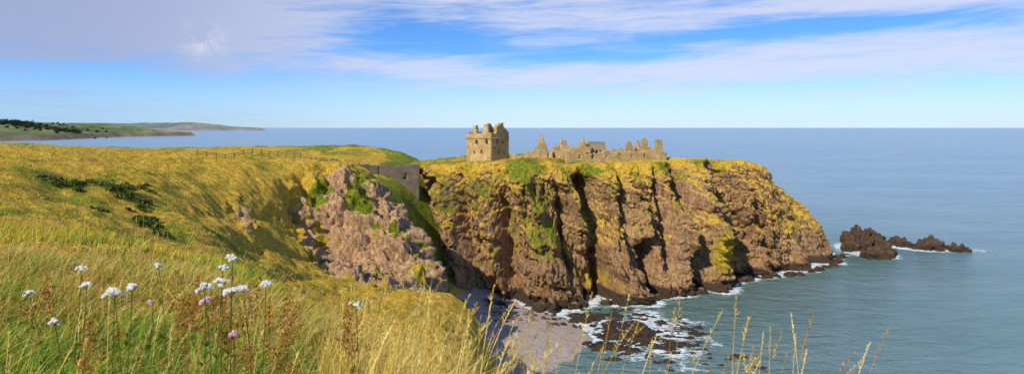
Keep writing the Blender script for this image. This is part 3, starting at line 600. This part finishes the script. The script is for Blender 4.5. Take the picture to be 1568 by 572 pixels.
for X_,Y_w,H_ in [(-2.35,4.6,1.15),(-2.2,4.4,1.1),(-1.62,4.3,1.2),(-1.3,5.3,1.05),(-1.9,4.6,1.05),(-3.9,5.6,.9),(-1.5,4.0,.8),(-2.6,4.2,.8),(-1.25,5.0,1.05),(-1.7,4.8,1.25),(-2.1,5.2,1.05)]: dock(X_,Y_w,H_)
# ------------------------------------------------------------------ gorse bushes
DG=np.array([(.045,.08,.012),(.07,.11,.016),(.11,.15,.02),(.20,.20,.025)])
for bl in [[(-66,97,2.2),(-62,98,2.4),(-58.5,99,1.8),(-69,98,1.2),(-56,97,1.0),(-64,101,1.6)],[(-64,110,1.5),(-61,108,1.0)],[(-57.5,90,1.0),(-55.5,88,1.1)],[(-52,92,1.0),(-50.5,90,1.4),(-48.5,88,1.0),(-46.5,86,.8)],[(-39,160,1.6),(-36,159,1.3),(-34,157,1.0)]]:
    cs=[];rs=[]
    for (a,b_,r) in bl:
        for q in range(6):
            xx=a+rng.normal(0,r*.75);yy=b_+rng.normal(0,r*.9);cs.append(np.array([xx,yy,float(ground(np.array([xx]),np.array([yy]))[0])+r*.10]));rs.append(np.array([r*.55,r*.5,r*.33])*rng.uniform(.5,1.2))
    V,F,Cc=leafcloud(cs,rs,230,.13,DG);mkmesh('gorse_bush',V,F,M_tf,col=Cc,smooth=False)
# ------------------------------------------------------------------ sun, sky
sd=Vector((-.47,-.64,.58)).normalized()
sun=bpy.data.lights.new('sun','SUN');sun.energy=5.0;sun.angle=math.radians(.5);sun.color=(1,.93,.77)
so=bpy.data.objects.new('sun',sun);COL.objects.link(so);so.rotation_euler=sd.to_track_quat('Z','Y').to_euler();so.location=(-100,-100,200)
w=bpy.data.worlds.new('World');S.world=w;w.use_nodes=True;t=NT(w.node_tree)
out=t.n('ShaderNodeOutputWorld');bg=t.n('ShaderNodeBackground');bg.inputs[1].default_value=.1;t.l(bg.outputs[0],out.inputs[0])
G=t.n('ShaderNodeTexCoord').outputs['Generated'];sp=t.n('ShaderNodeSeparateXYZ');t.l(G,sp.inputs[0]);x,y,z=sp.outputs
zc=t.m('MAXIMUM',z,0.0)
cv=t.n('ShaderNodeCombineXYZ');t.l(x,cv.inputs[0]);t.l(y,cv.inputs[1]);t.l(t.m('ADD',t.m('MULTIPLY',zc,2.2),.06),cv.inputs[2])
nv=t.n('ShaderNodeVectorMath',operation='NORMALIZE');t.l(cv.outputs[0],nv.inputs[0])
sky=t.n('ShaderNodeTexSky',sky_type='NISHITA');sky.sun_disc=False;sky.sun_elevation=math.asin(sd.z);sky.sun_rotation=math.atan2(sd.x,sd.y)
sky.air_density=1.0;sky.dust_density=.3;sky.ozone_density=2.0;t.l(nv.outputs[0],sky.inputs[0])
az=t.m('ARCTAN2',x,y)
el=t.m('ADD',z,t.m('MULTIPLY',az,-.02))
def gs(a0,e0,sa,se):
    da=t.m('POWER',t.m('DIVIDE',t.m('ABSOLUTE',t.m('SUBTRACT',az,a0)),sa),2.);de=t.m('POWER',t.m('DIVIDE',t.m('ABSOLUTE',t.m('SUBTRACT',z,e0)),se),2.)
    return t.m('EXPONENT',t.m('MULTIPLY',t.m('ADD',da,de),-1.))
cc=t.n('ShaderNodeCombineXYZ');t.l(az,cc.inputs[0]);t.l(t.m('MULTIPLY',el,9.),cc.inputs[1])
na=t.noise(cc.outputs[0],2.2,7,.6,.5);nb_=t.noise(cc.outputs[0],7,7,.68,1.0)
den=t.m('ADD',t.m('MULTIPLY',na,.62),t.m('MULTIPLY',nb_,.38))
bias=t.m('SUBTRACT',t.mr(z,.03,.10,0,.16),t.mr(z,.25,.6,.10,.30))
def addg(b_,g_,k): return t.m('ADD',b_,t.m('MULTIPLY',g_,k))
bias=addg(bias,gs(-.55,.15,.30,.055),.20);bias=addg(bias,gs(.40,.085,.45,.030),.17);bias=addg(bias,gs(.45,.165,.5,.012),.10)
bias=addg(bias,gs(-.15,.14,.16,.035),-.20);bias=addg(bias,gs(.10,.105,.16,.014),-.20);bias=addg(bias,gs(.45,.135,.32,.014),-.18)
mask=t.mr(t.m('ADD',den,bias),.40,.68)
ccol=t.mix(t.mr(az,-.65,-.05),(4.0,4.5,6.4),(7.2,7.5,9.1))
skyc=t.mix(1.0,sky.outputs[0],(.90,1.6,2.3),'MULTIPLY')
pale=t.mr(z,.0,.11,.92,0)
skyc=t.mix(pale,skyc,t.mix(t.mr(az,-.7,.1),(4.2,6.2,8.2),(6.9,8.4,9.2)))
fin=t.mix(t.m('MULTIPLY',mask,.85),skyc,ccol)
puff=t.m('MULTIPLY',gs(-.44,.118,.022,.018),t.mr(t.noise(G,28,5,.65,.6),.40,.62))
fin=t.mix(puff,fin,(7.5,7.5,8.8))
t.l(fin,bg.inputs[0])
# ------------------------------------------------------------------ camera
cam=bpy.data.cameras.new('camera');cam.sensor_width=36;cam.lens=36*1000/1568;cam.shift_y=-91/1568;cam.clip_start=.05;cam.clip_end=200000
cam.dof.use_dof=True;cam.dof.focus_distance=180;cam.dof.aperture_fstop=4.5
co=bpy.data.objects.new('camera',cam);COL.objects.link(co);co.location=(0,0,55);co.rotation_euler=(math.radians(90),0,0);S.camera=co
S.view_settings.view_transform='Standard';S.view_settings.look='None';S.view_settings.exposure=0
